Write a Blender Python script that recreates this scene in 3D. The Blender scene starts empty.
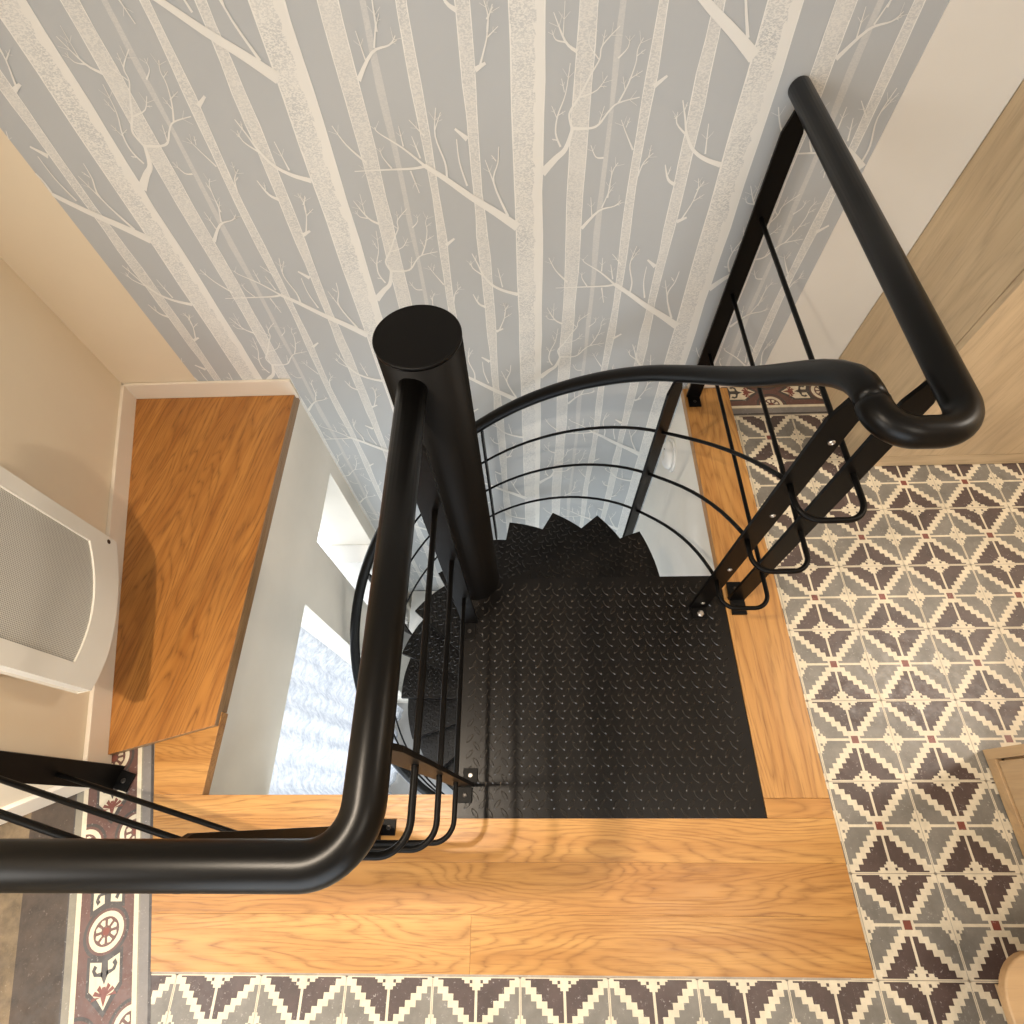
import bpy, math, random, json
from mathutils import Vector, Matrix
random.seed(7)
PI = math.pi
sc = bpy.context.scene
COL = sc.collection

# ------------------------------------------------------------------ helpers
class MB:
    """collects geometry (world coordinates) and links it as one mesh object"""
    def __init__(s):
        s.v = []; s.f = []; s.m = []; s.sm = []
    def face(s, pts, m=0, smooth=False):
        b = len(s.v); s.v += [tuple(p) for p in pts]
        s.f.append(list(range(b, b + len(pts)))); s.m.append(m); s.sm.append(smooth)
    def box(s, x0, x1, y0, y1, z0, z1, m=0, T=None):
        c = [(x, y, z) for z in (z0, z1) for y in (y0, y1) for x in (x0, x1)]
        if T: c = [T(p) for p in c]
        b = len(s.v); s.v += [tuple(p) for p in c]
        for q in ((0, 2, 3, 1), (4, 5, 7, 6), (0, 1, 5, 4), (2, 6, 7, 3), (0, 4, 6, 2), (1, 3, 7, 5)):
            s.f.append([b + i for i in q]); s.m.append(m); s.sm.append(False)
    def prism(s, poly, z0, z1, m=0, ms=None, T=None):
        if ms is None: ms = m
        n = len(poly); b = len(s.v)
        c = [(x, y, z0) for x, y in poly] + [(x, y, z1) for x, y in poly]
        if T: c = [T(p) for p in c]
        s.v += [tuple(p) for p in c]
        s.f.append([b + i for i in reversed(range(n))]); s.m.append(m); s.sm.append(False)
        s.f.append([b + n + i for i in range(n)]); s.m.append(m); s.sm.append(False)
        for i in range(n):
            j = (i + 1) % n
            s.f.append([b + i, b + j, b + n + j, b + n + i]); s.m.append(ms); s.sm.append(False)
    def tube(s, path, r, seg=12, m=0, cap=True, closed=False):
        P = [Vector(p) for p in path]; n = len(P)
        R = r if isinstance(r, (list, tuple)) else [r] * n
        t0 = (P[1] - P[0]).normalized()
        up = Vector((0, 0, 1)) if abs(t0.z) < .9 else Vector((1, 0, 0))
        nrm = (up - t0 * up.dot(t0)).normalized()
        base = len(s.v)
        for i in range(n):
            if i == 0: t = t0
            elif i == n - 1: t = (P[i] - P[i-1]).normalized()
            else: t = ((P[i+1] - P[i]).normalized() + (P[i] - P[i-1]).normalized()).normalized()
            nrm = (nrm - t * nrm.dot(t)).normalized(); bn = t.cross(nrm)
            for k in range(seg):
                a = 2 * PI * k / seg
                s.v.append(tuple(P[i] + (nrm * math.cos(a) + bn * math.sin(a)) * R[i]))
        for i in range(n - 1):
            for k in range(seg):
                a = base + i * seg + k; b2 = base + i * seg + (k + 1) % seg
                s.f.append([a, b2, b2 + seg, a + seg]); s.m.append(m); s.sm.append(True)
        if cap:
            s.f.append([base + k for k in reversed(range(seg))]); s.m.append(m); s.sm.append(False)
            e = base + (n - 1) * seg
            s.f.append([e + k for k in range(seg)]); s.m.append(m); s.sm.append(False)
    def lathe(s, c, axis, prof, seg=32, m=0, cap=True):
        """prof: list of (distance along axis, radius)"""
        ax = Vector(axis).normalized(); c = Vector(c)
        u = ax.orthogonal().normalized(); w = ax.cross(u); base = len(s.v)
        for d, r in prof:
            for k in range(seg):
                a = 2 * PI * k / seg
                s.v.append(tuple(c + ax * d + (u * math.cos(a) + w * math.sin(a)) * r))
        for i in range(len(prof) - 1):
            for k in range(seg):
                a = base + i * seg + k; b2 = base + i * seg + (k + 1) % seg
                s.f.append([a, b2, b2 + seg, a + seg]); s.m.append(m); s.sm.append(True)
        if cap:
            s.f.append([base + k for k in reversed(range(seg))]); s.m.append(m); s.sm.append(False)
            e = base + (len(prof) - 1) * seg
            s.f.append([e + k for k in range(seg)]); s.m.append(m); s.sm.append(False)
    def build(s, name, mats, parent=None, bevel=0, seg=2, origin=None, sharp=True):
        if not isinstance(mats, (list, tuple)): mats = [mats]
        if origin is None:
            if parent is not None: origin = parent_loc(parent)
            else:
                xs, ys, zs = zip(*s.v)
                origin = Vector(((min(xs) + max(xs)) / 2, (min(ys) + max(ys)) / 2, min(zs)))
        origin = Vector(origin)
        me = bpy.data.meshes.new(name)
        me.from_pydata([tuple(Vector(p) - origin) for p in s.v], [], s.f)
        for mt in mats: me.materials.append(mt)
        me.polygons.foreach_set('material_index', s.m)
        me.polygons.foreach_set('use_smooth', s.sm)
        me.update()
        o = bpy.data.objects.new(name, me); COL.objects.link(o)
        if parent is None: o.location = origin
        else:
            o.parent = parent
            o.location = origin - parent_loc(parent)
        if bevel:
            b = o.modifiers.new('edge', 'BEVEL'); b.width = bevel; b.segments = seg
            b.limit_method = 'ANGLE'; b.angle_limit = math.radians(40); b.harden_normals = False
        return o

def parent_loc(o):
    v = Vector(o.location)
    while o.parent is not None:
        o = o.parent; v = v + Vector(o.location)
    return v

def tag(o, label=None, cat=None, group=None, kind=None):
    if label: o['label'] = label
    if cat: o['category'] = cat
    if group: o['group'] = group
    if kind: o['kind'] = kind
    return o
def thing(name, loc, label, cat, group=None):
    o = bpy.data.objects.new(name, None); COL.objects.link(o); o.location = loc
    o.empty_display_size = .05
    return tag(o, label, cat, group)
def struct(o): o['kind'] = 'structure'; return o

def fillet(pts, rads, n=8):
    """polyline with rounded corners; rads per inner vertex"""
    P = [Vector(p) for p in pts]; out = [P[0]]
    for i in range(1, len(P) - 1):
        r = rads[i-1] if isinstance(rads, (list, tuple)) else rads
        a = (P[i-1] - P[i]); b = (P[i+1] - P[i]); la, lb = a.length, b.length
        a.normalize(); b.normalize(); ang = a.angle(b)
        if r <= 0 or ang > 3.12: out.append(P[i]); continue
        d = min(r / math.tan(ang / 2), la * .49, lb * .49); rr = d * math.tan(ang / 2)
        c = P[i] + (a + b).normalized() * (rr / math.sin(ang / 2))
        s0 = P[i] + a * d - c; s1 = P[i] + b * d - c; tot = s0.angle(s1)
        for k in range(n + 1):
            t = k / n
            out.append(c + (s0 * math.sin((1 - t) * tot) + s1 * math.sin(t * tot)) / math.sin(tot))
    out.append(P[-1])
    return out

# ------------------------------------------------------------------ materials
class NT:
    def __init__(s, name):
        s.mat = bpy.data.materials.new(name); s.mat.use_nodes = True
        s.t = s.mat.node_tree; s.t.nodes.clear()
        s.out = s.t.nodes.new('ShaderNodeOutputMaterial')
        s.b = s.t.nodes.new('ShaderNodeBsdfPrincipled'); s.link(s.b.outputs[0], s.out.inputs[0])
    def link(s, a, b): s.t.links.new(a, b)
    def n(s, typ, **kw):
        nd = s.t.nodes.new(typ)
        for k, v in kw.items():
            if k.startswith('i_'):
                nd.inputs[int(k[2:])].default_value = v
            else: setattr(nd, k, v)
        return nd
    def coord(s, scale=(1, 1, 1), rot=(0, 0, 0), loc=(0, 0, 0)):
        tc = s.n('ShaderNodeNewGeometry'); mp = s.n('ShaderNodeMapping')
        mp.inputs['Location'].default_value = loc
        mp.inputs['Scale'].default_value = scale; mp.inputs['Rotation'].default_value = rot
        s.link(tc.outputs['Position'], mp.inputs[0]); return mp.outputs[0]
    def noise(s, vec, scale, detail=3, rough=.5, dist=0):
        nd = s.n('ShaderNodeTexNoise'); s.link(vec, nd.inputs['Vector'])
        nd.inputs['Scale'].default_value = scale; nd.inputs['Detail'].default_value = detail
        nd.inputs['Roughness'].default_value = rough; nd.inputs['Distortion'].default_value = dist
        return nd.outputs[0]
    def math(s, op, a, b=None, clamp=False):
        nd = s.n('ShaderNodeMath', operation=op, use_clamp=clamp)
        for i, x in enumerate((a, b)):
            if x is None: continue
            if isinstance(x, (int, float)): nd.inputs[i].default_value = x
            else: s.link(x, nd.inputs[i])
        return nd.outputs[0]
    def ramp(s, fac, stops, interp='LINEAR'):
        nd = s.n('ShaderNodeValToRGB'); nd.color_ramp.interpolation = interp
        e = nd.color_ramp.elements
        while len(e) < len(stops): e.new(.5)
        for i, (p, c) in enumerate(stops):
            e[i].position = p; e[i].color = (c[0], c[1], c[2], 1)
        s.link(fac, nd.inputs[0]); return nd.outputs[0]
    def mix(s, fac, a, b, typ='MIX'):
        nd = s.n('ShaderNodeMix', data_type='RGBA', blend_type=typ)
        for i, x in ((0, fac), (6, a), (7, b)):
            if isinstance(x, (int, float)): nd.inputs[i].default_value = x
            elif isinstance(x, tuple): nd.inputs[i].default_value = (x[0], x[1], x[2], 1)
            else: s.link(x, nd.inputs[i])
        return nd.outputs[2]
    def bump(s, h, strength=.2, dist=.002):
        nd = s.n('ShaderNodeBump'); nd.inputs['Strength'].default_value = strength
        nd.inputs['Distance'].default_value = dist
        s.link(h, nd.inputs['Height']); s.link(nd.outputs[0], s.b.inputs['Normal'])
    def set(s, col=None, rough=None, metal=None, spec=None):
        for nm, x in (('Base Color', col), ('Roughness', rough), ('Metallic', metal), ('Specular IOR Level', spec)):
            if x is None: continue
            if isinstance(x, tuple): s.b.inputs[nm].default_value = (x[0], x[1], x[2], 1)
            elif isinstance(x, (int, float)): s.b.inputs[nm].default_value = x
            else: s.link(x, s.b.inputs[nm])
        return s.mat

def oak(name, rz=0., light=(.545, .285, .080), mid=(.40, .180, .042), dark=(.17, .060, .010), off=0., rough=.32, k=34, gscale=1., axis='xy', contrast=1.):
    """plain-sawn oak: contour lines of a stretched noise make the cathedral grain"""
    t = NT(name)
    rot = (0, 0, rz) if axis == 'xy' else axis
    c = t.coord(scale=(1, 1, 1), rot=rot, loc=(off, off * .7, off * .3))
    st = t.n('ShaderNodeMapping'); st.inputs['Scale'].default_value = (.95 * gscale, 7.0 * gscale, 7.0 * gscale); t.link(c, st.inputs[0])
    n1 = t.noise(st.outputs[0], 1.0, 5.0, .36, .35)
    rings = t.math('FRACT', t.math('MULTIPLY', n1, k))
    tri = t.math('ABSOLUTE', t.math('SUBTRACT', t.math('MULTIPLY', rings, 2), 1))
    line = t.math('POWER', tri, 2.6)
    st2 = t.n('ShaderNodeMapping'); st2.inputs['Scale'].default_value = (9, 210, 210); t.link(c, st2.inputs[0])
    pores = t.noise(st2.outputs[0], 1.0, 3, .6)
    st3 = t.n('ShaderNodeMapping'); st3.inputs['Scale'].default_value = (2., 26, 26); t.link(c, st3.inputs[0])
    broad = t.noise(st3.outputs[0], 1.0, 3, .55)
    base = t.ramp(broad, [(.3, mid), (.68, light)])
    st4 = t.n('ShaderNodeMapping'); st4.inputs['Scale'].default_value = (14, 120, 120); t.link(c, st4.inputs[0])
    line = t.math('MULTIPLY', line, t.ramp(t.noise(st4.outputs[0], 1.0, 3, .6), [(.33, (.25,) * 3), (.6, (1.15,) * 3)]))
    f = t.math('MULTIPLY', line, t.math('MULTIPLY', t.ramp(pores, [(.3, (1, 1, 1)), (.75, (.35, .35, .35))]), .72 * contrast))
    col = t.mix(f, base, dark)
    pf = t.ramp(pores, [(.52, (0, 0, 0)), (.70, (1, 1, 1))])
    col = t.mix(t.math('MULTIPLY', pf, .42 * contrast), col, dark)
    t.set(col, t.ramp(pores, [(.3, (rough,) * 3), (.8, (rough + .14,) * 3)]), spec=.45)
    t.bump(t.math('SUBTRACT', t.math('MULTIPLY', pores, -.6), line), .12, .0006)
    return t.mat

def paint(name, col, rough=.6, var=.03, bump=.05, bscale=350, spec=.4, metal=0):
    t = NT(name); c = t.coord()
    n = t.noise(c, 3, 4, .6)
    a = tuple(x * (1 - var) for x in col); b = tuple(min(1, x * (1 + var)) for x in col)
    t.set(t.ramp(n, [(.3, a), (.7, b)]), rough, metal, spec)
    t.bump(t.noise(c, bscale, 2, .6), bump, .0006)
    return t.mat

M = {}
M['black'] = paint('black_powder_coat', (.0032, .0028, .0025), .42, .15, .25, 900, .11)
M['plate'] = paint('black_chequer_plate', (.0055, .0044, .0037), .30, .25, .25, 700, .24)
M['rim'] = paint('chequer_rim_highlight', (.030, .025, .020), .26, .3, .1, 700, .6)  # bump rims: bright edge highlights put into a paler, glossier colour
M['rail'] = paint('black_satin_rail', (.0028, .0025, .0022), .33, .1, .10, 900, .18)
M['bolt'] = paint('worn_bolt_steel', (.55, .52, .48), .32, .1, .1, 600, .5, .9)
M['screwdark'] = paint('dark_screw', (.035, .03, .026), .35, .1, .1, 600, .6, .6)
M['cream'] = paint('cream_wall_paint', (.72, .62, .47), .75, .02, .08, 240)
M['white'] = paint('white_wall_paint', (.74, .71, .65), .75, .02, .08, 240)
M['whitegrey'] = paint('stairwell_white_paint', (.82, .78, .70), .7, .04, .15, 120)
M['base'] = paint('baseboard_enamel', (.74, .66, .55), .45, .02, .03, 300)
M['heater'] = paint('heater_enamel', (.74, .70, .62), .5, .01, .06, 700)
M['ceil'] = paint('ceiling_paint', (.8, .78, .73), .8, .01, .05, 200)
M['plastic'] = paint('white_plastic', (.78, .77, .74), .4, .01, .02, 500)
M['lowfloor'] = paint('pale_concrete_floor', (.36, .36, .355), .6, .12, .2, 60)

def tilemat(name, col, var, rough=.42, speck=(.7, .65, .6)):
    t = NT(name); c = t.coord()
    n = t.noise(c, 11, 6, .72); n2 = t.noise(c, 150, 3, .7); n3 = t.noise(c, 38, 5, .75)
    a = tuple(x * (1 - var) for x in col); b = tuple(min(1, x * (1 + var)) for x in col)
    base = t.ramp(n, [(.3, a), (.7, b)])
    w = t.math('MULTIPLY', t.ramp(n2, [(.60, (0, 0, 0)), (.70, (1, 1, 1))]), t.ramp(n3, [(.44, (0, 0, 0)), (.62, (1, 1, 1))]))
    base = t.mix(t.math('MULTIPLY', w, .5), base, speck)
    base = t.mix(t.ramp(n3, [(.35, (.16,) * 3), (.6, (0, 0, 0))]), base, (.10, .08, .06))
    t.set(base, t.ramp(n3, [(.3, (rough - .1,) * 3), (.7, (rough + .1,) * 3)]), spec=.5)
    t.bump(n3, .10, .0008)
    return t.mat
M['t_cream'] = tilemat('cement_tile_cream', (.68, .595, .44), .10)
M['t_brown'] = tilemat('cement_tile_brown', (.070, .045, .040), .32)
M['t_grey'] = tilemat('cement_tile_grey', (.185, .170, .145), .28)
M['t_red'] = tilemat('cement_tile_red', (.19, .050, .033), .2)
M['t_grout'] = tilemat('cement_tile_grout', (.36, .31, .25), .25)
M['t_maroon'] = tilemat('border_tile_maroon', (.125, .058, .045), .2)
M['t_dark'] = tilemat('border_tile_charcoal', (.055, .046, .042), .2)
M['t_mgrey'] = tilemat('border_tile_mid_grey', (.20, .18, .165), .15)
M['t_olive'] = tilemat('border_tile_olive_grey', (.24, .215, .165), .15)
M['slate'] = tilemat('dark_stone_band', (.055, .037, .025), .5, .5, (.3, .25, .2))
M['stone'] = tilemat('brown_stone_slabs', (.17, .12, .066), .6, .5, (.45, .38, .28))
M['paper'] = paint('wallpaper_ground', (.44, .458, .468), .62, .015, .03, 500)

def bark(name, col, gnd, amt):
    t = NT(name); c = t.coord()
    mp = t.n('ShaderNodeMapping'); mp.inputs['Scale'].default_value = (230, 1, 430); t.link(c, mp.inputs[0])
    n = t.noise(mp.outputs[0], 1, 2, .5, .4); big = t.noise(c, 9, 4, .6)
    f = t.math('MULTIPLY', t.ramp(n, [(.42, (0, 0, 0)), (.58, (1, 1, 1))]), t.ramp(big, [(.3, (amt * .35,) * 3), (.7, (amt,) * 3)]))
    t.set(t.mix(f, col, gnd), .6, spec=.35)
    return t.mat
GND = (.44, .458, .468)
M['bark1'] = bark('wallpaper_print_near_trunk', (.74, .73, .69), GND, .85)
M['bark2'] = bark('wallpaper_print_mid_trunk', (.68, .67, .635), GND, .75)
M['bark3'] = bark('wallpaper_print_far_trunk', (.57, .57, .555), GND, .5)
M['twig1'] = paint('wallpaper_print_branch', (.74, .73, .69), .6, .03, .02, 500)
M['edge1'] = paint('wallpaper_print_outline', (.78, .77, .73), .6, .03, .02, 500)
GR = (0, 0, PI / 2)
M['oakA'] = oak('oak_front_plank', 0, off=.0)
M['oakB'] = oak('oak_second_plank', 0, off=3.3, light=(.57, .305, .092), mid=(.43, .20, .052))
M['oakC'] = oak('oak_third_plank', 0, off=7.1, light=(.52, .262, .072), mid=(.385, .17, .038))
M['oakD'] = oak('oak_side_plank', PI / 2, off=5.2, light=(.54, .285, .085), mid=(.41, .19, .05), k=24, gscale=.8)
M['oakE'] = oak('oak_ledge_board', PI / 2 + .16, off=9.4, light=(.46, .20, .045), mid=(.32, .12, .024), dark=(.17, .062, .014), k=30, gscale=.9, contrast=1.3)
M['oakEdge'] = oak('oak_board_edge', PI / 2, off=1.2, light=(.34, .20, .09), mid=(.28, .16, .07), dark=(.15, .08, .03))
def paleoak(name, rot, off=0., light=(.64, .485, .30), mid=(.54, .40, .24)):
    return oak(name, light=light, mid=mid, dark=(.30, .21, .13), off=off, rough=.5, k=12, gscale=.75, axis=rot, contrast=.62)

WPJSON = '''{"trunks":{"T1":[[-0.0249,-0.0258,-0.0263,-0.0256,-0.0248,-0.0249,-0.0254,-0.0258,-0.0262,-0.0264,-0.0256,-0.0243,-0.0249],[0.0507,0.0515,0.0521,0.0524,0.0521,0.0497,0.0481,0.0502,0.0502,0.0509,0.0528,0.0513,0.0507]],"S1":[[0.1188,0.1185,0.1178,0.1163,0.1147,0.1129,0.1118,0.1127,0.1127,0.1137,0.1157,0.1172,0.1188],[0.1567,0.158,0.1601,0.1593,0.1578,0.1564,0.1557,0.1569,0.1567,0.1564,0.1567,0.1583,0.1567]],"S2":[[0.2004,0.2003,0.1988,0.1948,0.1925,0.1947,0.1968,0.1984,0.1998,0.2011,0.1988,0.1973,0.2004],[0.2128,0.2131,0.213,0.2123,0.2115,0.2102,0.2096,0.2104,0.2109,0.2112,0.2119,0.2125,0.2128]],"S3":[[0.2781,0.2765,0.275,0.2722,0.2693,0.2687,0.2688,0.2699,0.2715,0.2719,0.2731,0.2762,0.2781],[0.2976,0.2979,0.2982,0.2974,0.2964,0.2937,0.2919,0.2924,0.2943,0.2971,0.3006,0.2991,0.2976]],"S4":[[0.3875,0.3868,0.3874,0.3885,0.3859,0.3865,0.3876,0.3864,0.3869,0.3843,0.3831,0.3871,0.3875],[0.4112,0.4124,0.4135,0.4153,0.4178,0.4191,0.4192,0.4188,0.4191,0.4198,0.4163,0.4153,0.4112]]},"branches":[[[[0.0467,0.8064],[0.0803,0.8406],[0.1035,0.8625],[0.1177,0.9056]],0.0225,0.0083],[[[0.1177,0.9056],[0.1093,0.9309],[0.1121,0.947],[0.1293,0.9719],[0.1521,1.0142],[0.1686,1.0421],[0.1723,1.0659],[0.2052,1.0975]],0.0064,0.0023],[[[0.1175,0.9077],[0.157,0.9062],[0.1793,0.9137],[0.1993,0.9397],[0.2196,0.9568],[0.2669,0.9667]],0.0075,0.0024],[[[0.2196,0.9568],[0.2366,0.9926],[0.2477,1.0321],[0.248,1.0563],[0.257,1.076]],0.0045,0.0018],[[[0.2317,0.9815],[0.2236,1.0078]],0.0026,0.0013],[[[0.2374,1.0018],[0.2649,1.0172]],0.0026,0.0013],[[[0.2478,1.0443],[0.2646,1.0557]],0.0021,0.0013],[[[0.1793,0.9137],[0.1889,0.9521]],0.0032,0.0018],[[[0.1315,0.9718],[0.1679,0.9839],[0.1889,1.011]],0.004,0.0018],[[[0.1315,0.9718],[0.1303,1.0186]],0.0026,0.0013],[[[0.1665,1.0421],[0.1431,1.0704],[0.1472,1.0933]],0.0029,0.0013],[[[0.1737,0.9912],[0.189,0.9906]],0.0018,0.0013],[[[0.1723,1.0659],[0.1756,1.0922]],0.0025,0.0013],[[[0.0913,0.8674],[0.0784,0.8985],[0.0818,0.936],[0.0979,0.9789],[0.1057,1.0374]],0.0053,0.0019],[[[0.0796,0.932],[0.0676,0.9566]],0.0023,0.0014],[[[0.0955,0.9828],[0.0879,1.0093]],0.0023,0.0014],[[[0.0818,0.936],[0.0995,0.9454]],0.0023,0.0014],[[[0.0813,0.8832],[0.0704,0.8858]],0.0033,0.0023],[[[0.1192,1.0571],[0.0933,1.0756],[0.0672,1.1247]],0.0076,0.0017],[[[0.0934,1.0746],[0.0726,1.0797],[0.064,1.0964]],0.0041,0.0012],[[[0.088,1.0841],[0.0894,1.1422]],0.0025,0.0012],[[[0.2084,1.0423],[0.2266,1.0605],[0.2278,1.0804]],0.0038,0.0013],[[[0.2949,0.9866],[0.3212,1.006]],0.0112,0.006],[[[0.2688,0.854],[0.2467,0.8922],[0.231,0.9222]],0.0048,0.0014],[[[0.2448,0.905],[0.251,0.9255]],0.0023,0.0014],[[[0.2911,0.7898],[0.3003,0.8229],[0.3204,0.8452]],0.0045,0.002],[[[0.3011,0.8182],[0.3116,0.8272]],0.0025,0.0015],[[[0.31,0.8365],[0.3122,0.8635]],0.0024,0.0014],[[[0.1989,0.8384],[0.1793,0.8414],[0.1648,0.8691]],0.0044,0.0015],[[[0.2202,0.7369],[0.2251,0.802],[0.2368,0.8253]],0.0046,0.002],[[[0.2238,0.7924],[0.2209,0.8165]],0.0025,0.0015],[[[0.3904,0.7653],[0.3699,0.7795],[0.355,0.8162]],0.0102,0.0025],[[[0.3673,0.7918],[0.3707,0.8109]],0.003,0.002],[[[0.4948,0.81],[0.4491,0.8266],[0.4143,0.8507],[0.3915,0.8867],[0.3798,0.9207],[0.3659,0.9572]],0.0137,0.0029],[[[0.3926,0.8823],[0.3634,0.9089],[0.3601,0.9336]],0.006,0.0018],[[[0.4485,0.8381],[0.438,0.9061]],0.0048,0.0019],[[[0.375,0.9371],[0.378,0.9528]],0.0027,0.0014],[[[0.362,0.9152],[0.3542,0.9257]],0.0028,0.0014],[[[0.4498,0.7283],[0.4534,0.7539],[0.4469,0.779]],0.0046,0.002],[[[0.4496,0.7489],[0.4646,0.7685]],0.0031,0.0015],[[[0.5008,0.2934],[0.4398,0.3405],[0.382,0.3817],[0.3186,0.4327],[0.2719,0.4668]],0.0273,0.013],[[[0.272,0.4654],[0.2427,0.4608],[0.1647,0.4602],[0.0925,0.4594]],0.0078,0.0024],[[[0.2719,0.4668],[0.2256,0.51],[0.1761,0.545],[0.1693,0.5582]],0.0072,0.0024],[[[0.2282,0.5133],[0.2262,0.5593]],0.0041,0.0017],[[[0.2649,0.4845],[0.2529,0.5356]],0.0048,0.0018],[[[0.3241,0.4362],[0.3247,0.4718],[0.3096,0.5334],[0.3201,0.5934]],0.0061,0.0024],[[[0.3105,0.5464],[0.33,0.5837]],0.0034,0.0017],[[[0.3736,0.4122],[0.3606,0.4705],[0.3599,0.5249]],0.0056,0.0025],[[[0.1885,0.4629],[0.1714,0.4915],[0.1699,0.5121]],0.0048,0.0018],[[[0.2343,0.4554],[0.2464,0.3983]],0.0048,0.0024],[[[0.1276,0.4793],[0.0905,0.5218],[0.0691,0.5652]],0.0066,0.0024],[[[0.2836,0.5344],[0.2532,0.571]],0.0041,0.0017],[[[0.4755,0.3271],[0.4428,0.417],[0.4562,0.4669],[0.4607,0.5045]],0.0077,0.0026],[[[0.4428,0.417],[0.4249,0.475]],0.0043,0.0018],[[[0.4524,0.4705],[0.4417,0.4848]],0.003,0.0018],[[[0.1578,0.6532],[0.2005,0.7021],[0.241,0.7141],[0.2571,0.7295]],0.011,0.0022],[[[0.2076,0.71],[0.221,0.7516],[0.2237,0.7718]],0.0047,0.0016],[[[0.1833,0.689],[0.1761,0.7404]],0.0037,0.0016],[[[0.241,0.7141],[0.2582,0.7215]],0.0031,0.0016],[[[0.2194,0.7439],[0.2319,0.7665]],0.0025,0.0015],[[[0.4182,0.6634],[0.4421,0.6748]],0.0119,0.0065],[[[0.4297,0.6714],[0.4475,0.717],[0.4512,0.7429],[0.4635,0.7727]],0.0048,0.0021],[[[0.4494,0.7196],[0.473,0.7369]],0.0031,0.0016],[[[0.386,0.524],[0.3587,0.5478]],0.0139,0.0058]]}'''
CAM_R = (0.9992945, -0.0003601, -0.0375556)
CAM_U = (0.0185612, 0.8740371, 0.4855046)
CAM_F = (-0.0326502, 0.4858591, -0.8734271)
CAM_H = 1.6061381
# ------------------------------------------------------------------ measures
XL, XR = -.885, .585           # stairwell opening
YB, YW = .05, 1.43             # its near edge, the papered wall
YP = -.005                     # near edge of the landing plate
WX0, WX1 = -1.24, .86          # wallpaper extent above the floor
LOW = -2.6                     # lower floor level
CX, CY = -.171, .656           # centre of the spiral column
TOPZ = 2.55
wl_a = Vector((-1.535, 1.437, 0)); wl_d = Vector((.267, -.9637, 0))     # oblique left wall: point and direction (towards camera)
wl_n = Vector((.9637, .267, 0))                                         # its inward normal
wl_len = 1.395
wl_b = wl_a + wl_d * wl_len
w2_d = Vector((-.925, -.38, 0)); w2_n = Vector((.38, -.925, 0))
def TW(p):   # (s along oblique wall, offset into the room, z) -> world
    return wl_a + wl_d * p[0] + wl_n * p[1] + Vector((0, 0, p[2]))
def TW2(p):
    return wl_b + w2_d * p[0] + w2_n * p[1] + Vector((0, 0, p[2]))

# ------------------------------------------------------------------ the papered back wall
WP = json.loads(WPJSON)
PER, STEP = .74, .52
ZT = [.39 + .74 * i / 12 for i in range(13)]
wall = MB()
wall.box(-1.75, 3.2, YW, YW + .12, LOW, TOPZ, 0)
PZ0 = .0
def paper(x0, x1, z0, z1):
    wall.face([(x0, YW - .0006, z0), (x1, YW - .0006, z0), (x1, YW - .0006, z1), (x0, YW - .0006, z1)], 1)
paper(WX0, WX1, 0., TOPZ); paper(XL - .01, XR + .02, LOW, 0.)
def inside(x, z):
    return (WX0 < x < WX1) if z >= 0 else (XL - .01 < x < XR + .02)
def clipx(x, z):
    a, b = (WX0, WX1) if z >= 0 else (XL - .01, XR + .02)
    return min(max(x, a), b)
def wquad(pts, lay, m):
    if max(p[1] for p in pts) > TOPZ or min(p[1] for p in pts) < LOW: return
    mz = sum(p[1] for p in pts) / len(pts)
    q = [(clipx(x, mz), z) for x, z in pts]
    if max(p[0] for p in q) - min(p[0] for p in q) < 1e-4: return
    y = YW - .0008 - lay * .00025
    wall.face([(x, y, z) for x, z in q], m)
rw = random.Random(3)
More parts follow.
